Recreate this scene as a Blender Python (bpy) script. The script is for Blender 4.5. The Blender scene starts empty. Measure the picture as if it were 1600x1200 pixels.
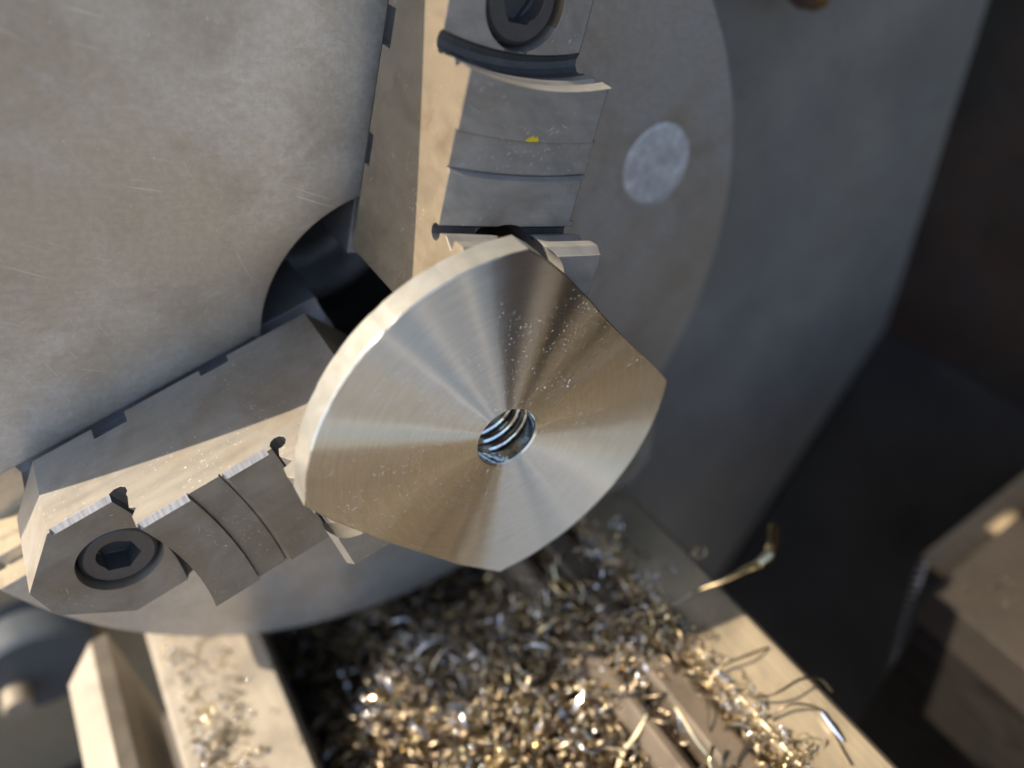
import bpy, bmesh, math, random
import numpy as np
from mathutils import Matrix, Vector

random.seed(7)
rng = np.random.default_rng(11)
scene = bpy.context.scene
COL = scene.collection
R = math.radians

# ------------------------------------------------------------------ camera, sky, sun
# World: +X = along the spindle towards the tailstock, +Y = away from the operator, +Z = up.
CAM_POS = Vector((.2254, -.0754, .1688))
RIGHT = Vector((.51812, .85321, -.05988))
UP = Vector((-.54432, .38293, .74637))
BACK = Vector((.65974, -.35412, .66283))
cam_data = bpy.data.cameras.new("camera")
cam = bpy.data.objects.new("camera", cam_data)
COL.objects.link(cam)
cam.matrix_world = Matrix(((RIGHT.x, UP.x, BACK.x, CAM_POS.x), (RIGHT.y, UP.y, BACK.y, CAM_POS.y),
                           (RIGHT.z, UP.z, BACK.z, CAM_POS.z), (0, 0, 0, 1)))
cam_data.sensor_width = 36
cam_data.lens = 28.09
cam_data.clip_start = .01
cam_data.clip_end = 500
cam_data.dof.use_dof = True
cam_data.dof.focus_distance = .228
cam_data.dof.aperture_fstop = 4.1
scene.camera = cam

SUN_DIR = Vector((-.18, -.616, .788)).normalized()
world = bpy.data.worlds.new("World")
scene.world = world
world.use_nodes = True
wn = world.node_tree
bg = wn.nodes["Background"]
sky = wn.nodes.new("ShaderNodeTexSky")
sky.sky_type = 'NISHITA'
sky.sun_disc = False
sky.sun_elevation = math.asin(SUN_DIR.z)
sky.sun_rotation = math.atan2(SUN_DIR.x, SUN_DIR.y)
sky.dust_density = 2.0; sky.ozone_density = .4; sky.air_density = 1
wn.links.new(sky.outputs[0], bg.inputs[0])
bg.inputs[1].default_value = .15
sl = bpy.data.lights.new("sun", 'SUN')
sl.energy = 4.0
sl.angle = R(.55)
sl.color = (1, .85, .64)
sun = bpy.data.objects.new("sun", sl)
COL.objects.link(sun)
sun.rotation_euler = SUN_DIR.to_track_quat('Z', 'Y').to_euler()
scene.view_settings.view_transform = 'Standard'
scene.view_settings.look = 'None'
scene.view_settings.gamma = 1
scene.view_settings.exposure = 1.08

# ------------------------------------------------------------------ helpers
MM = .001
A = R(110)   # chuck plane: x,y of the chuck -> world Y,Z  (top jaw leans 20 degrees)
def cw(x, y, z):   # chuck millimetres -> world metres
    return Vector((z, x*math.sin(A)-y*math.cos(A), x*math.cos(A)+y*math.sin(A)))*MM
CH = Matrix(((0, 0, 1, 0), (math.sin(A), -math.cos(A), 0, 0), (math.cos(A), math.sin(A), 0, 0), (0, 0, 0, 1)))

def sharpen(me, ang=32):
    bm = bmesh.new(); bm.from_mesh(me)
    for f in bm.faces: f.smooth = True
    for e in bm.edges:
        if len(e.link_faces) == 2:
            e.smooth = e.calc_face_angle(0) < R(ang)
        else: e.smooth = False
    bm.to_mesh(me); bm.free()

def mesh_obj(name, verts, faces, mat=None, parent=None, smooth=True, scale=MM, ang=32, link=True):
    me = bpy.data.meshes.new(name)
    me.from_pydata([tuple(Vector(v)*scale) for v in verts], [], faces)
    bm = bmesh.new(); bm.from_mesh(me); bmesh.ops.recalc_face_normals(bm, faces=bm.faces); bm.to_mesh(me); bm.free()
    if smooth: sharpen(me, ang)
    if mat: me.materials.append(mat)
    o = bpy.data.objects.new(name, me)
    if link: COL.objects.link(o)
    if parent: o.parent = parent
    return o

def extr(poly, z0, z1, axis='z'):
    """prism from a 2D polygon; axis z: (x,y); axis x: polygon is (y,z) extruded over x"""
    n = len(poly)
    if axis == 'z': v = [(p[0], p[1], z0) for p in poly]+[(p[0], p[1], z1) for p in poly]
    elif axis == 'x': v = [(z0, p[0], p[1]) for p in poly]+[(z1, p[0], p[1]) for p in poly]
    else: v = [(p[0], z0, p[1]) for p in poly]+[(p[0], z1, p[1]) for p in poly]
    f = [tuple(range(n))[::-1], tuple(range(n, 2*n))]+[(i, (i+1) % n, n+(i+1) % n, n+i) for i in range(n)]
    return v, f

def box(x0, x1, y0, y1, z0, z1):
    return extr([(x0, y0), (x1, y0), (x1, y1), (x0, y1)], z0, z1)

def disc(cx, cy, r, n=48):
    return [(cx+r*math.cos(2*math.pi*i/n), cy+r*math.sin(2*math.pi*i/n)) for i in range(n)]

def lathe(prof, n=96, closed=True):
    """revolve (r,z) profile round z"""
    m = len(prof); v = []; f = []
    for i in range(n):
        a = 2*math.pi*i/n
        for r, z in prof: v.append((r*math.cos(a), r*math.sin(a), z))
    for i in range(n):
        j = (i+1) % n
        for k in range(m if closed else m-1):
            l = (k+1) % m
            f.append((i*m+k, j*m+k, j*m+l, i*m+l))
    return v, f

def tube(path, rad, n=8):
    v = []; f = []
    P = [Vector(p) for p in path]
    up = Vector((0.1, .2, 1)).normalized()
    for i, p in enumerate(P):
        t = (P[min(i+1, len(P)-1)]-P[max(i-1, 0)]).normalized()
        a = t.cross(up).normalized(); b = t.cross(a)
        r = rad[i] if isinstance(rad, (list, tuple)) else rad
        for k in range(n):
            c = 2*math.pi*k/n
            v.append(tuple(p+a*math.cos(c)*r+b*math.sin(c)*r))
    for i in range(len(P)-1):
        for k in range(n):
            l = (k+1) % n
            f.append((i*n+k, i*n+l, (i+1)*n+l, (i+1)*n+k))
    f.append(tuple(range(n))[::-1]); f.append(tuple(range((len(P)-1)*n, len(P)*n)))
    return v, f

def tmp(vf):
    return mesh_obj('cutter', vf[0], vf[1], smooth=False)

def carve(base_vf, cutters, name, mat, parent=None, joins=(), ang=32):
    o = tmp(base_vf); cs = []
    for j in joins:
        c = tmp(j); cs.append(c)
        m = o.modifiers.new('b', 'BOOLEAN'); m.operation = 'UNION'; m.solver = 'EXACT'; m.object = c
    for cvf in cutters:
        c = tmp(cvf); cs.append(c)
        m = o.modifiers.new('b', 'BOOLEAN'); m.operation = 'DIFFERENCE'; m.solver = 'EXACT'; m.object = c
    dg = bpy.context.evaluated_depsgraph_get()
    me = bpy.data.meshes.new_from_object(o.evaluated_get(dg))
    me.name = name
    bm = bmesh.new(); bm.from_mesh(me)
    bmesh.ops.remove_doubles(bm, verts=bm.verts, dist=1e-6)
    bmesh.ops.dissolve_degenerate(bm, edges=bm.edges, dist=1e-6)
    bm.to_mesh(me); bm.free()
    sharpen(me, ang)
    me.materials.clear(); me.materials.append(mat)
    for c in cs+[o]:
        d = c.data; bpy.data.objects.remove(c); bpy.data.meshes.remove(d)
    r = bpy.data.objects.new(name, me); COL.objects.link(r)
    if parent: r.parent = parent
    return r

def empty(name, label, cat, loc=(0, 0, 0), mat=None, group=None):
    o = bpy.data.objects.new(name, None); COL.objects.link(o)
    o.empty_display_size = .02
    if mat is not None: o.matrix_world = mat
    else: o.location = loc
    o['label'] = label; o['category'] = cat
    if group: o['group'] = group
    return o
def tag(o, label, cat, group=None):
    o['label'] = label; o['category'] = cat
    if group: o['group'] = group
    return o

# ------------------------------------------------------------------ materials
class NT:
    def __init__(s, name):
        s.m = bpy.data.materials.new(name); s.m.use_nodes = True
        s.t = s.m.node_tree; s.n = s.t.nodes; s.b = s.n['Principled BSDF']
        s.co = s.n.new('ShaderNodeTexCoord').outputs['Object']
    def link(s, a, b): s.t.links.new(a, b)
    def map(s, scale=(1, 1, 1), rot=(0, 0, 0), src=None, loc=(0, 0, 0)):
        if any(rot):      # turn first, stretch afterwards
            q = s.n.new('ShaderNodeMapping'); q.inputs['Rotation'].default_value = rot
            s.link(src or s.co, q.inputs[0]); src = q.outputs[0]; rot = (0, 0, 0)
        m = s.n.new('ShaderNodeMapping'); m.inputs['Scale'].default_value = scale; m.inputs['Rotation'].default_value = rot
        m.inputs['Location'].default_value = loc
        s.link(src or s.co, m.inputs[0]); return m.outputs[0]
    def noise(s, scale, detail=4, rough=.55, src=None, dist=0):
        n = s.n.new('ShaderNodeTexNoise'); n.inputs['Scale'].default_value = scale
        n.inputs['Detail'].default_value = detail; n.inputs['Roughness'].default_value = rough
        n.inputs['Distortion'].default_value = dist
        s.link(src or s.co, n.inputs['Vector']); return n.outputs['Fac']
    def ramp(s, fac, stops):
        r = s.n.new('ShaderNodeValToRGB'); e = r.color_ramp.elements
        while len(e) > len(stops): e.remove(e[-1])
        while len(e) < len(stops): e.new(.5)
        for x, (p, c) in zip(e, stops):
            x.position = p; x.color = (c, c, c, 1) if not hasattr(c, '__len__') else (*c, 1)
        s.link(fac, r.inputs[0]); return r.outputs[0]
    def mix(s, f, a, b, mode='MIX'):
        m = s.n.new('ShaderNodeMix'); m.data_type = 'RGBA'; m.blend_type = mode
        for sock, v in ((m.inputs[0], f), (m.inputs[6], a), (m.inputs[7], b)):
            if hasattr(v, 'is_linked'): s.link(v, sock)
            elif hasattr(v, '__len__'): sock.default_value = (*v, 1)
            else: sock.default_value = v
        return m.outputs[2]
    def math(s, op, a, b=0, c=0):
        m = s.n.new('ShaderNodeMath'); m.operation = op
        for i, v in enumerate((a, b, c)):
            if hasattr(v, 'is_linked'): s.link(v, m.inputs[i])
            else: m.inputs[i].default_value = v
        return m.outputs[0]
    def bump(s, h, strength, dist, nrm=None):
        b = s.n.new('ShaderNodeBump'); b.inputs['Strength'].default_value = strength; b.inputs['Distance'].default_value = dist
        s.link(h, b.inputs['Height'])
        if nrm is not None: s.link(nrm, b.inputs['Normal'])
        return b.outputs[0]
    def bevel(s, r):
        b = s.n.new('ShaderNodeBevel'); b.samples = 4; b.inputs[0].default_value = r; return b.outputs[0]
    def set(s, **k):
        for a, v in k.items():
            i = s.b.inputs[a.replace('_', ' ')]
            if hasattr(v, 'is_linked'): s.link(v, i)
            else: i.default_value = v if not hasattr(v, '__len__') else (*v, 1)
        return s.m

def steel(name, c1, c2, stain=(.2, .15, .1), stain_amt=.35, rough=.42, metallic=.75, grain=(40, 40, 900), grot=(0, 0, 0),
          bev=.0004, bump=.25, fine=900, stain_scale=22, scratch=.3, spec=.5):
    t = NT(name)
    big = t.noise(stain_scale, 5, .6, dist=.6)
    col = t.mix(t.ramp(t.noise(14, 3, .5), [(.35, 0), (.65, 1)]), c1, c2)
    col = t.mix(t.math('MULTIPLY', t.ramp(big, [(.48, 0), (.7, 1)]), stain_amt), col, stain)
    g = t.noise(1, 3, .6, src=t.map(grain, grot))
    col = t.mix(t.math('MULTIPLY', t.ramp(g, [(.3, 1), (.7, 0)]), .22), col, (.08, .08, .085))
    spk = t.noise(fine, 2, .6)
    col = t.mix(t.math('MULTIPLY', t.math('MULTIPLY', t.ramp(spk, [(.64, 0), (.74, 1)]), t.ramp(t.noise(55, 3, .6), [(.45, 0), (.65, 1)])), .5), col, tuple(min(.85, x*2.3) for x in c1))
    smr = t.noise(1, 3, .6, src=t.map((45, 160, 90), (0, 0, .7)))
    col = t.mix(t.math('MULTIPLY', t.ramp(smr, [(.54, 0), (.7, 1)]), .35), col, tuple(x*.45 for x in c1))
    # fine random scratches
    h = t.math('ADD', t.math('MULTIPLY', g, .6), t.math('MULTIPLY', spk, .5))
    if scratch:
        lg = None
        for k, (rot_, sc_) in enumerate((((.2, .5, .4), (30, 2200, 600)), ((.9, .1, -.7), (30, 2600, 700)))):
            ln = t.ramp(t.noise(1, 0, .5, src=t.map(sc_, rot_)), [(.78, 0), (.84, 1)])
            lg = ln if lg is None else t.math('MAXIMUM', lg, ln)
        lg = t.math('MULTIPLY', lg, t.ramp(t.noise(60, 2, .5), [(.5, 0), (.62, 1)]))
        col = t.mix(t.math('MULTIPLY', lg, scratch), col, tuple(min(.85, x*2.3) for x in c1))
    r = t.math('ADD', t.math('MULTIPLY', t.math('SUBTRACT', big, .5), .3), rough)
    r = t.math('ADD', r, t.math('MULTIPLY', t.math('SUBTRACT', g, .5), .2))
    nb = t.bevel(bev) if bev else None
    return t.set(Base_Color=col, Roughness=r, Metallic=metallic, Specular_IOR_Level=spec, Normal=t.bump(h, bump, .0002, nb))

def chuck_face_mat():
    t = NT('chuck_face_steel')
    big = t.noise(11, 6, .62, dist=.8)
    col = t.mix(t.ramp(big, [(.4, 0), (.58, 1)]), (.70, .69, .67), (.59, .535, .46))
    st = t.noise(24, 6, .65, src=t.map((1, 1, 1), loc=(3, 1, 0)), dist=1.2)
    col = t.mix(t.math('MULTIPLY', t.ramp(st, [(.5, 0), (.7, 1)]), .45), col, (.36, .29, .21))
    st2 = t.noise(40, 5, .6, src=t.map((1, 1, 1), loc=(7, 4, 0)), dist=1)
    col = t.mix(t.math('MULTIPLY', t.ramp(st2, [(.58, 0), (.7, 1)]), .45), col, (.68, .69, .71))
    # turned grain: rings round the spindle
    sx = t.n.new('ShaderNodeSeparateXYZ'); t.link(t.co, sx.inputs[0])
    rr = t.math('SQRT', t.math('ADD', t.math('MULTIPLY', sx.outputs[0], sx.outputs[0]), t.math('MULTIPLY', sx.outputs[1], sx.outputs[1])))
    cmb = t.n.new('ShaderNodeCombineXYZ'); t.link(t.math('MULTIPLY', rr, 2600), cmb.inputs[0])
    ang = t.math('ARCTAN2', sx.outputs[1], sx.outputs[0]); t.link(t.math('MULTIPLY', ang, 14), cmb.inputs[1])
    rings = t.noise(1, 2, .5, src=cmb.outputs[0])
    hz = t.noise(1, 4, .65, src=t.map((110, 900, 300), (0, 0, R(-4))))
    pits = t.noise(650, 3, .65)
    grit = t.noise(420, 4, .7)
    col = t.mix(t.math('MULTIPLY', t.ramp(grit, [(.42, 1), (.60, 0)]), .2), col, (.30, .28, .26))
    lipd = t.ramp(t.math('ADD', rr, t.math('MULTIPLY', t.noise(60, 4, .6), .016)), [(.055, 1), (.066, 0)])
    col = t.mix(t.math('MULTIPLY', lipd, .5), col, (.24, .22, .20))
    col = t.mix(t.math('MULTIPLY', t.ramp(hz, [(.5, 0), (.72, 1)]), .17), col, (.32, .29, .26))
    col = t.mix(t.math('MULTIPLY', t.ramp(pits, [(.68, 0), (.74, 1)]), .6), col, (.95, .93, .9))
    # long loose scratches: very stretched noise in a few directions
    tot = None
    wob = t.n.new('ShaderNodeTexNoise'); wob.inputs['Scale'].default_value = 9; wob.inputs['Detail'].default_value = 1; t.link(t.co, wob.inputs['Vector'])
    wv = t.mix(.025, t.map((1, 1, 1)), wob.outputs['Color'])
    for k, (rz, a_, b_) in enumerate(((24, 26, 1500), (14, 45, 1900), (-35, 38, 1900), (62, 60, 2200))):
        ln = t.ramp(t.noise(1, 0, .5, src=t.map((a_, b_, 1), (0, 0, R(rz)), src=wv, loc=(k*3.1, k*1.7, 0))), [(.775, 0), (.81, 1)])
        ln = t.math('MULTIPLY', ln, t.ramp(t.noise(20+9*k, 2, .5, src=t.map((1, 1, 1), loc=(k, 2*k, 0))), [(.53, 0), (.62, 1)]))
        tot = ln if tot is None else t.math('MAXIMUM', tot, ln)
    col = t.mix(t.math('MULTIPLY', tot, .5), col, (.95, .93, .9))
    h = t.math('ADD', t.math('ADD', t.math('MULTIPLY', rings, .3), t.math('MULTIPLY', grit, .9)), t.math('ADD', t.math('MULTIPLY', hz, .3), t.math('MULTIPLY', pits, .5)))
    r = t.math('ADD', t.math('MULTIPLY', t.math('SUBTRACT', big, .5), .35), .43)
    return t.set(Base_Color=col, Roughness=r, Metallic=.65, Normal=t.bump(h, .35, .0003, t.bevel(.0006)))

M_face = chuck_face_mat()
M_jaw = steel('jaw_steel', (.37, .35, .315), (.30, .275, .235), stain=(.20, .145, .085), stain_amt=.65, stain_scale=30, rough=.40, grain=(300, 60, 300), metallic=.3)
def chamf():
    t = NT('filed_chamfer_steel')
    n = t.noise(1, 1, .4, src=t.map((150, 1100, 150), (0, 0, .12)))
    col = t.mix(t.ramp(n, [(.3, 0), (.7, 1)]), (.28, .28, .28), (.42, .41, .40))
    return t.set(Base_Color=col, Roughness=.38, Metallic=.4, Normal=t.bump(n, .5, .0002))
M_chamf = chamf()
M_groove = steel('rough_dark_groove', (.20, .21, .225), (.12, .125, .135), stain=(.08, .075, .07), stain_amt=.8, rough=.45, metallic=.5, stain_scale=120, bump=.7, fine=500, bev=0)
M_side = steel('grazing_lit_jaw_side', (.36, .30, .215), (.275, .22, .155), stain=(.19, .14, .085), stain_amt=.8, stain_scale=45, rough=.38, metallic=.35, grain=(300, 200, 60), bump=.6, fine=420)  # browner copy of the jaw steel, painting the dull grazing sun on this side
M_top = steel('worn_lit_jaw_front', (.50, .50, .49), (.41, .405, .39), stain=(.24, .2, .15), stain_amt=.6, stain_scale=38, rough=.36, metallic=.45, grain=(90, 300, 300), scratch=.8)  # worn steel painted lighter for the light reflected by this jaw's front
M_slot = steel('rough_slot_iron', (.36, .30, .20), (.22, .18, .12), stain=(.1, .08, .05), stain_amt=.8, rough=.6, metallic=.2, stain_scale=90, bump=.5, bev=0)
def plugm():
    t = NT('mottled_plug')
    n = t.noise(260, 6, .7, dist=.3); m2 = t.noise(75, 5, .7, src=t.map((1, 1, 1), loc=(.3, .2, 0)))
    col = t.mix(t.ramp(n, [(.35, 0), (.62, 1)]), (.52, .53, .56), (.90, .91, .93))
    col = t.mix(t.ramp(m2, [(.32, .8), (.6, 0)]), col, (.45, .46, .49))
    return t.set(Base_Color=col, Roughness=t.math('ADD', .35, t.math('MULTIPLY', n, .4)), Metallic=.3, Normal=t.bump(n, .5, .0006))
M_plug = plugm()
M_bolt = steel('black_oxide_bolt', (.14, .145, .155), (.10, .10, .105), stain=(.12, .08, .06), rough=.38, metallic=.6, scratch=.2)
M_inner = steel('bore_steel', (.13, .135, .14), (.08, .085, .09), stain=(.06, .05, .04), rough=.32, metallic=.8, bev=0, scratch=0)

M_nose = steel('spindle_nose_steel', (.8, .8, .83), (.66, .67, .7), stain=(.2, .18, .15), rough=.3, metallic=.8, bev=0, scratch=0)
# turned front face of the workpiece
def turned():
    t = NT('turned_bright_steel')
    sx = t.n.new('ShaderNodeSeparateXYZ'); t.link(t.co, sx.inputs[0])
    rr = t.math('SQRT', t.math('ADD', t.math('MULTIPLY', sx.outputs[0], sx.outputs[0]), t.math('MULTIPLY', sx.outputs[1], sx.outputs[1])))
    ang = t.math('ARCTAN2', sx.outputs[1], sx.outputs[0])
    def ringn(k, a, d=2):
        c = t.n.new('ShaderNodeCombineXYZ'); t.link(t.math('MULTIPLY', rr, k), c.inputs[0]); t.link(t.math('MULTIPLY', ang, a), c.inputs[1])
        return t.noise(1, d, .6, src=c.outputs[0])
    fine = ringn(4200, 1.2); mid = ringn(900, 5)
    dust = t.ramp(t.noise(1150, 1, .5), [(.68, 0), (.72, 1)])
    dgate = t.ramp(t.noise(45, 2, .5), [(.38, 0), (.55, 1)])
    dd = t.math('MULTIPLY', dust, dgate)
    col = t.mix(t.ramp(mid, [(.3, 0), (.7, 1)]), (.86, .83, .74), (.94, .915, .84))
    col = t.mix(t.math('MULTIPLY', t.ramp(fine, [(.35, 1), (.6, 0)]), .14), col, (.4, .37, .33))
    col = t.mix(t.math('MULTIPLY', dd, .8), col, (1, 1, 1))
    # chatter of the facing cut: shallow waves running out from the centre
    cv = t.n.new('ShaderNodeCombineXYZ')
    t.link(t.math('DIVIDE', sx.outputs[0], rr), cv.inputs[0]); t.link(t.math('DIVIDE', sx.outputs[1], rr), cv.inputs[1])
    wave = t.noise(2.6, 0, .5, src=cv.outputs[0])
    tg = t.n.new('ShaderNodeTangent'); tg.direction_type = 'RADIAL'; tg.axis = 'Z'
    h = t.math('ADD', t.math('MULTIPLY', fine, .8), t.math('ADD', t.math('MULTIPLY', mid, .4), t.math('MULTIPLY', dust, .8)))
    m = t.set(Base_Color=col, Roughness=t.math("ADD", .36, t.math("MULTIPLY", mid, .08)), Metallic=t.math('SUBTRACT', 1.0, t.math('MULTIPLY', dd, .9)),
              Anisotropic=1.0, Anisotropic_Rotation=.25, Normal=t.bump(dd, .6, .00015, t.bump(h, .1, .00005, t.bump(t.math('MULTIPLY', wave, t.math('MULTIPLY', rr, 25)), 1, .0036, t.bevel(.0003)))))
    t.link(tg.outputs[0], t.b.inputs['Tangent'])
    return m
M_turn = turned()
def rim_mat():
    t = NT('sawn_edge_steel')
    g = t.noise(1, 3, .6, src=t.map((500, 500, 60)))
    p = t.noise(260, 4, .65)
    col = t.mix(t.ramp(p, [(.4, 0), (.65, 1)]), (.70, .67, .59), (.76, .73, .66))
    col = t.mix(t.math('MULTIPLY', t.ramp(t.noise(70, 3, .6), [(.5, 0), (.7, 1)]), .25), col, (.58, .52, .40))
    return t.set(Base_Color=col, Roughness=t.math('ADD', .28, t.math('MULTIPLY', p, .12)), Metallic=.8, Normal=t.bump(t.math('ADD', g, p), .05, .0001, t.bevel(.0003)))
M_rim = rim_mat()
def thread_mat():
    t = NT('wet_thread_steel')
    n = t.noise(160, 3, .6, dist=2)
    col = t.ramp(n, [(.2, (.8, .8, .86)), (.42, (.85, .84, .84)), (.5, (.72, .86, .88)), (.56, (.9, .86, .74)), (.66, (.6, .42, .52)), (.8, (.84, .85, .9))])
    return t.set(Base_Color=col, Roughness=.12, Metallic=1., Normal=t.bump(t.noise(400, 3, .6), .3, .0003))
M_thread = thread_mat()

# ------------------------------------------------------------------ the chuck
chuck = empty('lathe_chuck', 'large worn grey steel three-jaw lathe chuck gripping the disc', 'lathe chuck', mat=CH)
prof = [(48, 0), (159.2, 0), (160, -.8), (160, -92), (120, -96), (47.4, -96), (47.4, -.8)]
def rotz(vf, deg):
    c, s = math.cos(R(deg)), math.sin(R(deg))
    return [(c*x-s*y, s*x+c*y, z) for x, y, z in vf[0]], vf[1]
cut = []
for a in (0, 120, 240):
    cut.append(rotz(extr([(-20, 4), (20, 4), (20, -8), (25, -8.01), (25, -15), (20, -15.01), (20, -34), (-20, -34), (-20, -15.01), (-25, -15), (-25, -8.01), (-20, -8)], 45.5, 170, 'y'), a))
# shallow annular mark round the plug
PX, PY = 104.2, 60.2
cut.append(extr(disc(PX-1.6, PY-.9, 17.7, 56), -.6, 5))
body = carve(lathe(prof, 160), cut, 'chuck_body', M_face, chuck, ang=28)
me = body.data
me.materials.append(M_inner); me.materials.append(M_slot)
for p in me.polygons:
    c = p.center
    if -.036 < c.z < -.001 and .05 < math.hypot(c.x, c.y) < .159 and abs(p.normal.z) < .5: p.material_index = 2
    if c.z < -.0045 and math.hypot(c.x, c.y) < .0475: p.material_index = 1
mesh_obj('spindle_bore', *lathe([(60, -96.5), (47, -96.5), (46.5, -112), (44, -117), (42, -121), (39, -120), (36, -115), (33, -114), (30.5, -110), (28, -110), (25, -116), (24, -150), (0.01, -150), (0.01, -156), (60, -156)], 96), M_nose, body)
plug = mesh_obj('plug', *lathe([(0.01, .02), (8, .02), (14.6, .02), (16.0, -.16), (16.7, -.6), (0.01, -.65)], 56), M_plug, body)
plug.location = ((PX+.3)*MM, (PY+.3)*MM, 0)
plug['label'] = 'pale round plug let into the chuck face'

# ------- jaw, in its own frame: +Y outward, z = 0 the chuck face
W2 = 22.5
def arc(ymid, yend, n=16, w=26):
    s = yend-ymid
    return [(-w+2*w*i/n, ymid+s*((-w+2*w*i/n)/W2)**2) for i in range(n+1)]
def beyond(ymid, yend, z0, z1, yfar=160):
    a = arc(ymid, yend)
    return extr([(-26, yfar)]+a+[(26, yfar)], z0, z1)
def band(a0, a1, z0, z1):
    return extr(arc(*a0)+arc(*a1)[::-1], z0, z1)
def groove(ymid, yend, zc, r, n=10):
    path = arc(ymid, yend, 14)
    return tube([(x, y, zc) for x, y in path], r, n)

def sweep(sec, smid_end, n=14, w=26):
    # closed cross-section (y, z) carried along a concave arc; smid_end = sagitta at the jaw's side
    v = []; m = len(sec)
    for i in range(n+1):
        x = -w+2*w*i/n; dy = smid_end*(x/W2)**2
        v += [(x, y+(dy if y < 120 else 0), z) for y, z in sec]
    f = [(i*m+k, i*m+(k+1) % m, (i+1)*m+(k+1) % m, (i+1)*m+k) for i in range(n) for k in range(m)]
    f += [tuple(range(m))[::-1], tuple(range(n*m, n*m+m))]
    return v, f
plan = [(-W2, 28.5), (-7, 19.6), (-4, 19.0), (4, 19.0), (7, 19.6), (W2, 28.5), (W2, 120), (6.5, 135.5), (-6.5, 135.5), (-W2, 120)]
base = extr(plan, 5.5, 69.4)
cuts = [
    sweep([(160, 38), (95.0, 38.02), (94.6, 41.4), (95.1, 45.6), (93.3, 46.9), (95.0, 49.4), (94.7, 54), (94.7, 90), (160, 90)], 2.8),
    sweep([(160, 54.03), (56.0, 54), (55.6, 55.2), (56.4, 58.2), (54.0, 62.4), (57.0, 63.2), (57.2, 66.9), (55.4, 69.0), (55.0, 90), (160, 90.02)], .3),
    sweep([(71.6, 52.9), (81.2, 52.9), (81.2, 56), (70.2, 56), (70.2, 54.3)], 1.3),
    sweep([(80.98, 52.2), (81.24, 52.2), (81.24, 56), (80.95, 56)], 1.5),
    sweep([(71.5, 52.2), (71.95, 52.2), (72.0, 53.6), (71.45, 53.6)], 1.3),
    groove(97.0, 99.8, 38.4, 2.8),
    groove(55.1, 55.4, 53.2, 2.4),
    extr([(56.5, 4), (66, 4), (66, 8.6), (56.5, 8.6)], -30, 30, 'x'),   # bottom notches
    extr([(91, 4), (101.5, 4), (101.5, 10.6), (91, 10.6)], -30, 30, 'x'),
    extr(disc(0, 112, 12.1, 48), 27, 60),       # counterbore of the outer bolt
    extr(disc(0, 46, 11.9, 48), 24, 90),        # counterbore of the inner bolt
]
def wedge(sx, z, y0, y1, c=1.7, top=3):
    # 45 degree chamfer along a long edge
    p = [(W2-c, z), (W2-c, z+top), (W2+3, z+top), (W2+3, z-c-3), (W2, z-c)]
    if sx < 0: p = [(-a, b) for a, b in p][::-1]
    return extr(p, y0, y1, 'y')
for s in (1,):
    cuts[:0] = [wedge(s, 54.011, 59.1, 72.3, 1.5), wedge(s, 54.017, 82.8, 97.13, 1.5), wedge(s, 38.013, 101.37, 119.23, 1.52, 11.7)]
jaw = carve(base, cuts, 'jaw', M_jaw, chuck, ang=24)
jaw.data.materials.append(M_chamf); jaw.data.materials.append(M_jaw); jaw.data.materials.append(M_groove)
for p in jaw.data.polygons:
    nn = p.normal; c = p.center
    if abs(abs(nn.x)-.707) < .03 and abs(nn.z-.707) < .03 and abs(c.x) > .020: p.material_index = 1
    elif abs(nn.x) > .9: p.material_index = 2
    else:
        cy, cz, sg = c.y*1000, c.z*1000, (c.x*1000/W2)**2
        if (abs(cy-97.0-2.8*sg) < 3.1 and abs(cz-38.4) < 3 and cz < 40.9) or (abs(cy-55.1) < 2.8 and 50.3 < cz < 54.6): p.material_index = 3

def bolt_vf(r=10.9, top=36.4):
    prof = [(0.01, 22), (r, 22), (r, top-1.2), (r-1.2, top), (0.01, top)]
    return lathe(prof, 48)
def hexa(r, lobes=True):
    pts = []
    for i in range(48):
        a = 2*math.pi*i/48
        q = r/max(abs(math.cos((a % (math.pi/3))-math.pi/6)), .1)*.93
        pts.append((q*math.cos(a)*1., q*math.sin(a)))
    return pts
socket = extr(hexa(5.6), 29, 40)
bolt = carve(bolt_vf(), [socket, extr(disc(1.4, .6, 5.2, 24), 31, 40)], 'bolt', M_bolt, jaw, ang=30)
bolt.location = (0, 112*MM, 0)
bolt2 = bolt.copy(); COL.objects.link(bolt2); bolt2.parent = jaw; bolt2.location = (0, 46*MM, -.006)

def master_vf():
    p = [(-19.4, -4), (-19.4, -33), (19.4, -33), (19.4, -4), (14, -3.99), (14, 5.4), (-14, 5.4), (-14, -3.99)]
    return extr(p, 22, 128, 'y')
M_master = steel('master_jaw_steel', (.46, .47, .49), (.38, .38, .39), stain=(.2, .16, .12), rough=.36, metallic=.7, grain=(60, 300, 300))
mj = mesh_obj('master_jaw', *master_vf(), M_master, jaw)
jaws = [jaw]
for a in (120, 240):
    j = jaw.copy(); COL.objects.link(j); j.parent = chuck; j.rotation_euler = (0, 0, R(a)); jaws.append(j)
    for ch in (bolt, bolt2, mj):
        c = ch.copy(); COL.objects.link(c); c.parent = j
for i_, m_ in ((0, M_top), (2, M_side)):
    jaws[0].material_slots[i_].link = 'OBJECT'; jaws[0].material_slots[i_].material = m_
jaws[0]['label'] = 'upper jaw leaning slightly, with a yellow fleck on its steps'
jaws[1]['label'] = 'lower left jaw with a striped bright chamfer and full bolt head'
jaws[2]['label'] = 'third jaw almost hidden behind the disc'
M_yel = NT('yellow_paint').set(Base_Color=(.75, .55, .03), Roughness=.5)
fl = [(-1.9, 81.6), (-.7, 81.35), (.6, 81.5), (2.0, 81.5), (2.5, 82.0), (2.0, 82.9), (1.1, 82.5), (.7, 83.0), (0, 82.7), (-.9, 82.1)]
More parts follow.
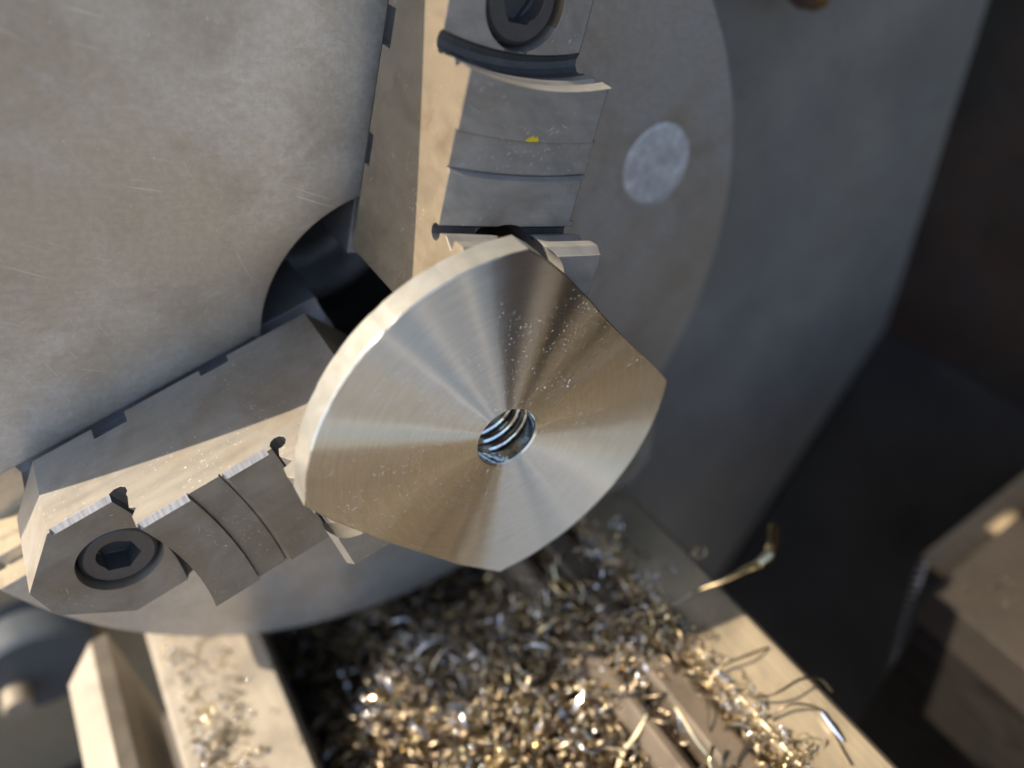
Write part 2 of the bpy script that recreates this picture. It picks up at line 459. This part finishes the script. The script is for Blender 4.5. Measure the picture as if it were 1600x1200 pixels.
mesh_obj('paint_fleck', *extr(fl, 53.95, 54.25), M_yel, jaws[0])

# added curved sheet, outside the frame, its edge shaped to shade the jaws
M_shade = steel('shade_sheet', (.2, .2, .2), (.17, .17, .17), rough=.5, metallic=.2, bev=0, scratch=0)
gv = []; gf = []
ga = [96+i*3 for i in range(36)]
def gh(a):
    pts_ = [(96, 2), (118, 12), (141, 23), (158, 22.6), (186, 8.7), (201, 1)]
    for (a0, h0), (a1, h1) in zip(pts_, pts_[1:]):
        if a <= a1: return h0+(h1-h0)*(a-a0)/(a1-a0)
    return 1
for a in ga:
    c_, s_ = math.cos(R(a)), math.sin(R(a))
    for rr_, zz_ in ((166, -90), (168, -90), (168, gh(a)), (166, gh(a))): gv.append((rr_*c_, rr_*s_, zz_))
for i in range(len(ga)-1):
    for k in range(4): gf.append((4*i+k, 4*i+(k+1) % 4, 4*i+4+(k+1) % 4, 4*i+4+k))
gf += [(3, 2, 1, 0), tuple(4*(len(ga)-1)+k for k in range(4))]
gd = mesh_obj('jaw_shade_sheet', gv, gf, M_shade); gd.matrix_world = CH
tag(gd, 'added unseen curved grey sheet that shades the jaws', 'guard')

# ------------------------------------------------------------------ the workpiece
wp = empty('machined_disc', 'shiny turned steel disc with two flats and a threaded centre hole', 'machined disc',
           mat=CH @ Matrix.Translation((.5*MM, 1.3*MM, 0)))
RW = 61.4
def P78(px):  # outline points measured on the front plane (mm round the hole)
    return px
fl1 = [(-10.7, 60.6), (-5.3, 58.3), (3.8, 53.0), (14.6, 45.3), (22.3, 39.4), (29.7, 34.0), (36.8, 29.0), (46.2, 22.8), (53.4, 17.8), (60.0, 12.6)]
fl2 = [(13.7, -60.2), (-4.0, -51.2), (-14.9, -44.3), (-33.5, -32.3), (-46.8, -22.9), (-55.9, -15.9), (-60.7, -11.7)]
def circ_pts(a0, a1, n, rr=RW):
    return [(rr*math.cos(R(a0+(a1-a0)*i/n)), rr*math.sin(R(a0+(a1-a0)*i/n))) for i in range(n+1)]
out = circ_pts(-76.8, 12.1, 44)[1:-1]   # lower right arc, ends before the corners
out += [fl1[-1-i] for i in range(len(fl1))]
# the upper-left arc carries a few filed facets
ul = circ_pts(101, 190.2, 62)[1:-1]
ul2 = []
for i, (x, y) in enumerate(ul):
    a = math.degrees(math.atan2(y, x)) % 360
    k = 1.0
    for fa, w_, d in ((137.5, 2.2, .5), (151.5, 1.2, .35), (162, 1.0, .35), (176.5, 1.6, .5), (112, 1.6, .35), (121, 1.3, .3)):
        if abs(a-fa) < 1.0: k -= d*.38/RW
    ul2.append((x*k, y*k))
out += ul2
out += fl2[::-1]
# smoothen duplicates
def disc_mesh():
    n = len(out); z0, z1 = 69.5, 78.0; rh = 10.0; c = .35
    v = []; f = []
    hole = []
    for x, y in out:
        a = math.atan2(y, x); hole.append((rh*math.cos(a), rh*math.sin(a)))
    rings = []
    def ring(pts, z):
        i0 = len(v); v.extend([(x, y, z) for x, y in pts]); rings.append(i0); return i0
    def inset(pts, d): return [(x*(1-d/math.hypot(x, y)), y*(1-d/math.hypot(x, y))) for x, y in pts]
    seq = [ring(hole, z0), ring(out, z0), ring(out, z1-c), ring(inset(out, c), z1)]
    m = 6
    for k in range(1, m):
        u = k/m
        seq.append(ring([((1-u)*a[0]+u*b[0], (1-u)*a[1]+u*b[1]) for a, b in zip(inset(out, c), [(1.06*h[0], 1.06*h[1]) for h in hole])], z1))
    seq.append(ring([(1.06*h[0], 1.06*h[1]) for h in hole], z1))
    seq.append(ring(hole, z1-.5))
    for a, b in zip(seq, seq[1:]):
        for i in range(n):
            j = (i+1) % n; f.append((a+i, a+j, b+j, b+i))
    return v, f, n
v, f, n = disc_mesh()
d = mesh_obj('disc', v, f, M_turn, wp, ang=7)
d.data.materials.append(M_rim)
for p in d.data.polygons:
    c = p.center; nn = p.normal
    if abs(nn.z) < .5 or c.z < .0698: p.material_index = 1
# threaded hole: a helical groove
def thread():
    v = []; f = []; n = 64; pitch = 4.0; turns = 4.2; prof = [(10.0, 0), (10.05, .9), (11.6, 1.9), (11.6, 2.3), (10.05, 3.3)]
    m = len(prof); N = int(n*turns)
    v2 = []
    for i in range(N+1):
        a = 2*math.pi*i/n; dz = pitch*i/n
        for r, z in prof: v.append((r*math.cos(a), r*math.sin(a), 77.5-19.3+dz+z))
    for i in range(N):
        for k in range(m-1): f.append((i*m+k, (i+1)*m+k, (i+1)*m+k+1, i*m+k+1))
        if i+n <= N-1:
            f.append((i*m+m-1, (i+1)*m+m-1, (i+1+n)*m, (i+n)*m))
    return v, f
vt, ft = thread()
vt = [(x, y, min(z, 77.5)) for x, y, z in vt]
mesh_obj('threaded_hole', vt, ft, M_thread, wp, ang=50)
# collar around the thread and the boss the jaws grip
mesh_obj('boss', *lathe([(11.9, 46), (19.0, 46), (19.0, 69.45), (11.9, 69.45)], 64), M_rim, wp)
mesh_obj('hole_lip', *lathe([(9.95, 73.2), (10.02, 77.5), (11.8, 77.4), (11.8, 73.0)], 64), M_thread, wp, ang=50)

# ------------------------------------------------------------------ the bed
def proj_dir(px, py):
    """unit ray through a pixel of the 1600x1200 photo (used only to read positions)"""
    d = RIGHT*((px-800)/1248.6)-UP*((py-600)/1248.6)-BACK
    return d
def on_x(px, py, x):
    d = proj_dir(px, py); t = (x*MM-CAM_POS.x)/d.x; return (CAM_POS+d*t)*1000
def on_v(px, py, v):
    d = proj_dir(px, py); t = (v*MM-CAM_POS.z)/d.z; return (CAM_POS+d*t)*1000
def on_h(px, py, h):
    d = proj_dir(px, py); t = (h*MM-CAM_POS.y)/d.y; return (CAM_POS+d*t)*1000

def wbox(name, x0, x1, h0, h1, v0, v1, mat, parent=None, **k):
    return mesh_obj(name, *box(x0, x1, h0, h1, v0, v1), mat, parent, **k)
M_way = steel('ground_way_steel', (.68, .57, .40), (.42, .345, .23), stain=(.22, .18, .13), stain_amt=.5, rough=.33, metallic=.55,
              grain=(12, 700, 700), bev=.0008, bump=.2, scratch=.2)
M_cast = steel('cast_bed_iron', (.34, .30, .235), (.255, .22, .17), stain=(.13, .10, .075), stain_amt=.7, rough=.55, metallic=.25, grain=(30, 200, 200), bev=.001, scratch=.15)
M_bar = steel('dirty_inner_rail', (.16, .125, .09), (.10, .08, .06), stain=(.06, .045, .03), stain_amt=.7, rough=.5, metallic=.3, grain=(20, 300, 300), bev=.001, stain_scale=45)
M_dark = steel('oily_dark_iron', (.035, .033, .032), (.022, .021, .021), stain=(.03, .018, .012), stain_amt=.5, rough=.6, metallic=.1, bev=0, scratch=0, grain=(30, 60, 60))
BT = -140   # front way
BR = -115   # rear way
bed = empty('lathe_bed', 'worn lathe bed ways under the chuck, half buried in metal chips', 'lathe bed', (0, 0, 0))
def way(prof, x0, x1, name='guide_way', mat=M_way):
    return mesh_obj(name, *extr(prof, x0, x1, 'x'), mat, bed)
way([(54, -260), (54, BR-2), (55.2, BR), (80.5, BR), (83.4, BR-3), (83.4, -260)], 6, 900)
way([(35.5, -260), (35.5, BR-8), (37, BR-6), (46.5, BR-6), (49.5, BR-9), (49.5, -260)], 6, 900, mat=M_bar)
way([(20, -260), (20, BR-20), (25, BR-13), (28, BR-13), (31.5, BR-18), (31.5, -260)], 6, 900, mat=M_bar)
way([(-131.6, -260), (-131.6, BT-1.5), (-130, BT), (-88, BT), (-86.8, BT-1.5), (-86.8, -260)], -75, 900, mat=M_cast)
wbox('bed_floor', -90, 900, -87, 83, -262, -236, M_dark, bed)
wbox('bed_web', -92, -78, -86, 83, -240, -175, M_dark, bed)

# angled bar in front of the bed
b0, b1, b2 = on_v(107, 1071, BT-2), on_v(141, 1002, BT+1.5), on_v(166, 990, BT-3)
bar = mesh_obj('angle_bar', *([tuple(b0), tuple(b1), tuple(b2),
                               (900, b0.y, BT-2), (900, b1.y, BT+1.5), (900, b2.y, BT-3),
                               (b0.x, b0.y, BT-70), (b2.x, b2.y, BT-70), (900, b0.y, BT-70), (900, b2.y, BT-70)],
                              [(0, 1, 4, 3), (1, 2, 5, 4), (2, 7, 9, 5), (0, 3, 8, 6), (0, 6, 7, 2, 1), (3, 4, 5, 9, 8), (6, 8, 9, 7)]), M_cast)
tag(bar, 'narrow sunlit ridged metal bar beside the bed, at the lower left', 'metal bar')

# round cover with a pin, below the chuck at the left
M_blue = steel('grey_blue_paint', (.06, .075, .095), (.05, .06, .075), stain=(.07, .07, .07), rough=.5, metallic=.1, scratch=.1)
XC = -95
c0 = on_x(62, 1052, XC); e0 = on_x(150, 1052, XC)
rc = (e0-c0).length
cover = empty('round_cover', 'dark blue-grey round cover plate with a small pin, lower left corner', 'cover plate',
              mat=Matrix.Translation(c0*MM) @ Matrix(((0, 0, 1, 0), (1, 0, 0, 0), (0, 1, 0, 0), (0, 0, 0, 1))))
mesh_obj('plate', *lathe([(0.01, 0), (rc-2.5, 0), (rc, -2.5), (rc, -30), (0.01, -30)], 72), M_blue, cover)
pin = mesh_obj('pin', *lathe([(0.01, 13), (6.2, 13), (7, 12), (7, -1), (0.01, -1)], 32), M_cast, cover)
pp = on_x(25, 1078, XC)-c0
pin.location = (pp.y*MM, pp.z*MM, 0)
bs = wbox('machine_pedestal', -700, 900, -420, -190, -420, -330, M_dark)
tag(bs, 'dark machine pedestal deep below the round cover, lower left corner', 'machine pedestal')
# sunlit casting top behind it
q = on_x(0, 935, -60)
M_tan = steel('dusty_casting', (.33, .27, .185), (.28, .23, .16), stain=(.25, .2, .14), rough=.6, metallic=.2, bev=.001, scratch=.1)
hs = wbox('headstock_foot', -700, -122, -420, -150, -330, -142, M_tan)
tag(hs, 'sunlit tan casting behind the chuck rim at the left edge', 'casting')

# ------------------------------------------------------------------ guard, splash back and tray
M_panel = steel('grey_guard_paint', (.36, .345, .315), (.30, .293, .275), stain=(.21, .17, .145), rough=.5, metallic=.15, bev=0, scratch=0, grain=(20, 20, 20), stain_scale=9)
HX = -60
gp = mesh_obj('guard_panel', *extr([(412, 330), (172, 330), (172, -168), (-60, -168), (-60, -700), (110, -700), (150, -640), (329, -390), (413, -230)], HX-6, HX, 'x'), M_panel)
# polygon was (h,v)
tag(gp, 'large smooth grey guard panel standing behind the chuck', 'panel')
M_splash = steel('black_guard', spec=.12, c1=(.034, .031, .028), c2=(.025, .023, .021), stain=(.08, .035, .018), stain_amt=.7, rough=.75, metallic=0, bev=0, scratch=0, grain=(15, 15, 15), stain_scale=9)  # near-black base with rust-coloured marks
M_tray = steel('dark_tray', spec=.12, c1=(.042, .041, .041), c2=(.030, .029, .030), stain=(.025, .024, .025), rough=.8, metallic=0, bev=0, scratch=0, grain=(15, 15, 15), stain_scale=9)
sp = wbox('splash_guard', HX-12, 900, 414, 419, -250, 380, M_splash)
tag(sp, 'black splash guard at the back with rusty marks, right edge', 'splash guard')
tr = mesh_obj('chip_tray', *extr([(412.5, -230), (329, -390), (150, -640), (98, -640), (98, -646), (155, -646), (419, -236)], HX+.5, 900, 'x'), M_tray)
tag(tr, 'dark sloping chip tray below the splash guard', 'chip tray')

# small fitting at the top of the guard panel
M_brass = steel('dull_brass', (.45, .30, .10), (.35, .22, .08), rough=.35, metallic=.9, scratch=0)
M_rust = steel('rusty_hose', (.10, .05, .04), (.06, .03, .025), rough=.7, metallic=.1, scratch=0)
fa = on_x(1245, -12, HX+22); fb = on_x(1180, 60, HX+12)
fit = empty('coolant_fitting', 'small rusty fitting with a brass tip at the top edge of the guard panel', 'pipe fitting', loc=fa*MM)
dirv = (on_x(1300, 0, HX+28)-fa)
mesh_obj('elbow', *tube([(-3, -40, 30), (-2, -20, 16), (0, -2, 6), tuple(dirv*.35)], [9, 8.5, 8, 7], 16), M_rust, fit)
mesh_obj('tip', *tube([tuple(dirv*.33), tuple(dirv*.6), tuple(dirv*.62), tuple(dirv*.8)], [6.2, 6, 4.2, 4], 16), M_brass, fit)

# ------------------------------------------------------------------ carriage wing at the right
M_car = steel('carriage_iron', spec=.3, c1=(.055, .045, .037), c2=(.04, .033, .027), stain=(.07, .045, .03), rough=.45, metallic=.35, scratch=.15, bev=.001)  # brown kept darker to paint the shade over the saddle top
XB = 122
M_apron = steel('shaded_apron', spec=.08, c1=(.008, .0065, .005), c2=(.005, .004, .0035), stain=(.01, .007, .005), rough=.85, metallic=0, bev=0, scratch=0)  # near-black colour stands in for the shade on the apron
M_dark2 = steel('shaded_saddle_side', spec=.2, c1=(.03, .024, .02), c2=(.02, .017, .014), stain=(.04, .02, .012), rough=.6, metallic=.1, bev=0, scratch=0)  # darker than the saddle top: shade on its side put into the colour
ca = on_x(1455, 922, XB)
car = empty('carriage', 'brown carriage block with a few chips on top, at the lower right', 'carriage', loc=(0, 0, 0))
hh, vv = ca.y, ca.z
mesh_obj('saddle', *extr([(hh, vv), (hh+150, vv+42), (hh+150, vv-20), (hh+4, vv-22), (hh-5, vv-22)], XB, 700, 'x'), M_car, car)
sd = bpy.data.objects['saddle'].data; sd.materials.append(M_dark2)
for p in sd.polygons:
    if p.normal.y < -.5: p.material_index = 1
M_band = steel('sunlit_slide', (.45, .36, .24), (.38, .3, .2), rough=.5, metallic=.3, scratch=.1)
wa = on_v(1464, 884, vv-9)
mesh_obj('way_wiper', *extr([(wa.y, wa.z), (wa.y+170, wa.z+36), (wa.y+170, wa.z+20), (wa.y+3, wa.z-8)], wa.x-9, XB-.5, 'x'), M_band, car)
mesh_obj('apron', *extr([(hh-5, vv-22.5), (hh+150, vv-20.5), (hh+150, vv-260), (hh-30, vv-260)], XB+3, 700, 'x'), M_apron, car)

# added dark sheet, outside the frame; blocks sun and sky over the rear
M_sky_block = NT('sky_block_sheet').set(Base_Color=(.03, .03, .03), Roughness=.8)
cn = wbox('sky_blocker', -1500, 420, -300, 1500, 560, 575, M_sky_block)
tag(cn, 'added unseen dark sheet blocking light above the rear of the machine', 'light blocker')

# ground under the machine, out to the horizon
M_ground = NT('concrete')
nz = M_ground.noise(3, 6, .6)
M_ground = M_ground.set(Base_Color=M_ground.mix(nz, (.13, .11, .085), (.09, .075, .06)), Roughness=.9)
g = mesh_obj('ground', [(-200, -200, -1.0), (200, -200, -1.0), (200, 200, -1.0), (-200, 200, -1.0)], [(0, 1, 2, 3)], M_ground, scale=1, smooth=False)
g['kind'] = 'structure'

# ------------------------------------------------------------------ chips
def chipmat(name, c, r, me=1.):
    t = NT(name); n = t.noise(150, 2, .5)
    return t.set(Base_Color=t.mix(n, c, tuple(x*.6 for x in c)), Roughness=r, Metallic=me)
CM = [chipmat('chip_straw', (.90, .72, .40), .1), chipmat('chip_silver', (.88, .89, .92), .13), chipmat('chip_brown', (.30, .235, .16), .34), chipmat('chip_tan', (.48, .40, .29), .26)]
def curl(R0, pitch, turns, w, th, seg):
    """a curled ribbon with real thickness: verts (seg*4), quads"""
    V = []; F = []
    for i in range(seg+1):
        a = 2*math.pi*turns*i/seg; rr = R0*(1+.25*math.sin(i*.9))
        cx, cy, cz = math.cos(a), math.sin(a), pitch*turns*i/seg
        ww = w*(.5+.5*math.sin(math.pi*min(max(i/seg, .08), .92)))
        for dr, dz in ((0, -ww), (th, -ww*.2), (0, ww), (-th, ww*.2)):
            V.append(((rr+dr)*cx, (rr+dr)*cy, cz+dz))
    for i in range(seg):
        for k in range(4):
            F.append((i*4+k, i*4+(k+1) % 4, i*4+4+(k+1) % 4, i*4+4+k))
    F.append((3, 2, 1, 0)); F.append((seg*4, seg*4+1, seg*4+2, seg*4+3))
    return np.array(V), np.array([list(f) for f in F])
protos = [curl(3.0, 1.6, .9, .42, .22, 12), curl(4.4, 2.5, .7, .5, .24, 12), curl(1.7, 1.7, 2.3, .34, .18, 22), curl(6, 3, .5, .55, .26, 12),
          curl(1.3, 1.2, 1.3, .3, .16, 12), curl(2.3, 2.2, 2.1, .42, .22, 22), curl(8, 4, .42, .45, .26, 12), curl(2.8, 5.5, 1.5, .55, .2, 18)]
def heap(name, pts, label, smin=.6, smax=1.25):
    AV = []; AF = []; AM = []; off = 0
    for p in pts:
        V, F = protos[rng.integers(len(protos))]
        q = rng.normal(size=4); q /= np.linalg.norm(q)
        w, x, y, z = q
        Rm = np.array([[1-2*(y*y+z*z), 2*(x*y-z*w), 2*(x*z+y*w)], [2*(x*y+z*w), 1-2*(x*x+z*z), 2*(y*z-x*w)], [2*(x*z-y*w), 2*(y*z+x*w), 1-2*(x*x+y*y)]])
        s = rng.uniform(smin, smax)
        AV.append((V-V.mean(0))@Rm.T*s+p); AF.append(F+off); off += len(V)
        AM.append(np.full(len(F), rng.choice(4, p=[.16, .14, .40, .30])))
    V = np.concatenate(AV)*MM; F = np.concatenate(AF)
    me = bpy.data.meshes.new(name)
    me.from_pydata(V.tolist(), [], F.tolist())
    for m in CM: me.materials.append(m)
    me.polygons.foreach_set('material_index', np.concatenate(AM).astype(np.int32))
    me.polygons.foreach_set('use_smooth', np.ones(len(F), bool))
    me.update()
    o = bpy.data.objects.new(name, me); COL.objects.link(o)
    o['kind'] = 'stuff'; o['label'] = label
    return o
def fbm(x, y):
    return math.sin(x*.05+1)*math.cos(y*.043+2)+.5*math.sin(x*.11+y*.07)+.3*math.sin(x*.21-y*.17)
def top(x, h):
    # height of the heap between the ways
    t = -158+8*fbm(x, h)
    t += 12*min(1, max(0, (x-10)/80))                 # rises towards the tailstock
    t -= 42*max(0, (-h-34)/52)*(1-.5*min(1, max(0, (x-80)/80)))  # hollow by the front way
    t -= 34*max(0, min(1, (46-x)/45))*(1 if h < 20 else .4)                 # falls away under the chuck
    if h > 10: t += (h-10)*.55
    return min(t, BR-3 if h > 30 else -120)
pts = []
while len(pts) < 4200:
    x = rng.uniform(-60, 330); h = rng.uniform(-86, 53)
    if rng.random() > (1 if x < 200 else .6): continue
    if x < 20 and rng.random() > .45: continue
    pts.append((x, h, top(x, h)-rng.exponential(4.5)+3))
heap('chip_heap', pts, 'heap of curled gold and silver metal chips between the ways', 1.0, 2.5)
# dark packed swarf under the loose curls
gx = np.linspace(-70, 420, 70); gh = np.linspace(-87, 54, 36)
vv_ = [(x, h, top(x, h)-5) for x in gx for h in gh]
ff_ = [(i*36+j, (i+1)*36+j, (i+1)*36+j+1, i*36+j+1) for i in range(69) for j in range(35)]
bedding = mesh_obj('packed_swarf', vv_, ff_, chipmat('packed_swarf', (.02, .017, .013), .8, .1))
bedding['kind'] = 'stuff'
# long tangled strings of swarf
SV = []; SF = []; SM = []; off = 0
for _ in range(760):
    x = rng.uniform(10, 260); h = rng.uniform(-70, 56); p = np.array([x, h, top(x, h)+rng.uniform(-3, 4)])
    d = rng.normal(size=3); d /= np.linalg.norm(d); d[2] *= .35; cv = rng.normal(size=3)*.16; P = []
    n_ = rng.integers(8, 22); st = rng.uniform(1.0, 2.2)
    for k in range(n_):
        P.append(tuple(p)); d = d+np.cross(cv, d)+rng.normal(size=3)*.08; d /= np.linalg.norm(d)
        p = p+d*st; lo = top(p[0], p[1])-4
        if p[2] < lo: p[2] = lo; d[2] = abs(d[2])
    r0 = rng.uniform(.4, 1.15)
    V_, F_ = tube(P, [r0*(.45+.55*math.sin(math.pi*min(max(k/(n_-1), .1), .9))) for k in range(n_)], 5)
    SV += V_; SF += [tuple(i_+off for i_ in f_) for f_ in F_]; SM += [int(rng.choice(4, p=[.3, .12, .25, .33]))]*len(F_); off += len(V_)
st_ = mesh_obj('swarf_strings', SV, SF, None, ang=60)
for m in CM: st_.data.materials.append(m)
st_.data.polygons.foreach_set('material_index', np.array(SM, np.int32))
st_['kind'] = 'stuff'; st_['label'] = 'long tangled strings of swarf in the chip heap'
# loose chips lying on the front way
pts = []
for _ in range(210):
    x = rng.uniform(-70, 120); h = -125+abs(rng.normal(0, 13))
    if h > -89: continue
    pts.append((x, h, BT+rng.uniform(.6, 2.2)))
for _ in range(160):
    pts.append((rng.uniform(20, 110), -126+abs(rng.normal(0, 9)), BT+rng.uniform(.5, 4)))
heap('loose_chips', pts, 'loose chips scattered on the front way', .4, .8)
# chips on the rear ways
pts = []
for _ in range(520):
    x = rng.uniform(30, 330); h = 50+abs(rng.normal(0, 4.2))
    if rng.random() > (x-20)/70: continue
    z = BR+rng.uniform(.5, 3.5) if h > 54 else BR-5+rng.uniform(0, 5)
    pts.append((x, h, z))
heap('rear_way_chips', pts, 'chips caught along the inner edge of the rear way', .45, 1.0)
pts = [tuple(on_v(px, py, BR+2.5)) for px, py in ((968, 785), (965, 820), (918, 826), (1008, 870), (1090, 858), (1012, 905), (1040, 898))]
for p in pts: pass
heap('scattered_chips', pts, 'few bright chips on the shaded end of the rear way', .7, 1.1)

# tiny rounded flecks added to catch the sun as glints
def flecks(name, pts, label):
    bm = bmesh.new(); bmesh.ops.create_icosphere(bm, subdivisions=2, radius=1)
    V = np.array([v.co[:] for v in bm.verts]); F = np.array([[v.index for v in f.verts] for f in bm.faces]); bm.free()
    AV = []; AF = []; AM = []
    for k, p in enumerate(pts):
        sc = np.array([rng.uniform(.4, 1.0), rng.uniform(.4, 1.0), rng.uniform(.5, 1.6)])
        a, b = rng.uniform(0, 6.28, 2)
        Ra = np.array([[math.cos(a), -math.sin(a), 0], [math.sin(a), math.cos(a), 0], [0, 0, 1]])
        Rb = np.array([[1, 0, 0], [0, math.cos(b), -math.sin(b)], [0, math.sin(b), math.cos(b)]])
        AV.append((V*sc)@Rb.T@Ra.T+p); AF.append(F+k*len(V)); AM.append(np.full(len(F), rng.choice(2, p=[.5, .5])))
    me = bpy.data.meshes.new(name); F = np.concatenate(AF)
    me.from_pydata((np.concatenate(AV)*MM).tolist(), [], F.tolist())
    me.materials.append(CM[0]); me.materials.append(CM[1])
    me.polygons.foreach_set('material_index', np.concatenate(AM).astype(np.int32))
    me.polygons.foreach_set('use_smooth', np.ones(len(F), bool))
    o = bpy.data.objects.new(name, me); COL.objects.link(o)
    o['kind'] = 'stuff'; o['label'] = label
pts = []
for _ in range(2700):
    x = rng.uniform(-40, 300); h = rng.uniform(-84, 52); pts.append((x, h, top(x, h)+rng.uniform(0, 6)))
for _ in range(700):
    x = rng.uniform(18, 110); h = rng.uniform(-80, 50); pts.append((x, h, top(x, h)+rng.uniform(1, 7)))
for _ in range(160):
    x = rng.uniform(50, 300); h = 50+abs(rng.normal(0, 6)); pts.append((x, h, BR+rng.uniform(.5, 4)))
for _ in range(70):
    x = rng.uniform(-50, 110); h = -126+abs(rng.normal(0, 13))
    if h < -89: pts.append((x, h, BT+rng.uniform(.5, 3)))
for px, py in ((968, 785), (965, 822), (918, 826), (1008, 870), (1090, 858), (1012, 905), (1040, 898)): pts.append(tuple(on_v(px, py, BR+2)))
flecks('glint_flecks', pts, 'added glint-catching metal flecks among the curled chips')

# single curls one can point at
def smooth_path(P, n=10):
    P = [Vector(p) for p in P]; P = [P[0]*2-P[1]]+P+[P[-1]*2-P[-2]]; o = []
    for i in range(1, len(P)-2):
        for k in range(n):
            t = k/n; a, b, c, d_ = P[i-1:i+3]
            o.append(.5*((2*b)+(-a+c)*t+(2*a-5*b+4*c-d_)*t*t+(-a+3*b-3*c+d_)*t**3))
    o.append(P[-2]); return [tuple(p) for p in o]
w_ = []
for px, py, v in ((1040, 955, -113), (1085, 925, -110), (1125, 910, -106), (1165, 890, -102), (1190, 878, -100), (1205, 858, -98), (1210, 822, -96)):
    w_.append(on_v(px, py, v))
ob = mesh_obj('curled_chip', *tube(smooth_path(w_), [.3+1.9*min(1, (i/42)**2) for i in range(61)], 8), CM[0])
tag(ob, 'brown hooked chip sticking up over the outer edge of the rear way', 'metal chip')
for lab, L in (('thin wiry chip arching over the middle of the sunlit way', ((1140, 1075, -113), (1180, 1090, -109), (1215, 1082, -105), (1250, 1062, -105), (1280, 1060, -109), (1300, 1080, -114))),
               ('thin wiry chip nearest the bottom, lying across the sunlit way', ((1205, 1125, -114), (1225, 1105, -109), (1250, 1100, -107), (1285, 1112, -112), (1310, 1160, -114), (1330, 1195, -114))),
               ('short thin chip high on the sunlit way near the heap', ((1110, 1060, -113), (1130, 1040, -110), (1165, 1025, -109), (1200, 1012, -114)))):
    ob = mesh_obj('wire_chip', *tube(smooth_path([on_v(*q_) for q_ in L]), .5, 6), CM[2])
    tag(ob, lab, 'metal chip', 'wiry chips on the rear way')
# bright sliver at the end of the wire
a_, b_ = on_v(1283, 1112, -112.5), on_v(1318, 1158, -113.5)
V, F = tube([tuple(a_), tuple(a_.lerp(b_, .5)), tuple(b_)], [.5, 1.1, .4], 6)
tag(mesh_obj('chip_sliver', V, F, CM[1]), 'bright silver and gold sliver lying on the sunlit way', 'metal chip')
# long coiled chip hanging behind the way
p0 = on_x(1444, 868, 96); p1 = on_x(1368, 1150, 96)
ax = (p1-p0); L_ = ax.length; ax.normalize()
s1 = ax.cross(Vector((1, 0, 0))).normalized(); s2 = ax.cross(s1)
N = 34*12
path = []
for i in range(N+1):
    t_ = i/N; a = 2*math.pi*34*t_
    r_ = 2.7*(1-.45*t_)
    path.append(tuple(p0+ax*L_*t_+s1*(math.cos(a)*r_+3*math.sin(t_*3.1))+s2*math.sin(a)*r_))
ob = mesh_obj('coiled_chip', *tube(path, .75, 5), chipmat('chip_blue', (.8, .83, .95), .18))
tag(ob, 'long dark bluish corkscrew chip hanging beside the carriage', 'metal chip')
pts = []
for px, py in ((1570, 905), (1582, 915), (1585, 930), (1556, 918), (1575, 945), (1510, 925), (1515, 945)):
    d_ = proj_dir(px, py)
    # on the sloping saddle top
    for t_ in np.linspace(.05, 1.5, 3000):
        q_ = (CAM_POS+d_*t_)*1000
        if q_.z < vv+(q_.y-hh)*42/150+1.0: break
    pts.append(tuple(q_))
heap('saddle_chips', pts, 'few bright chips on top of the carriage block', .5, .9)
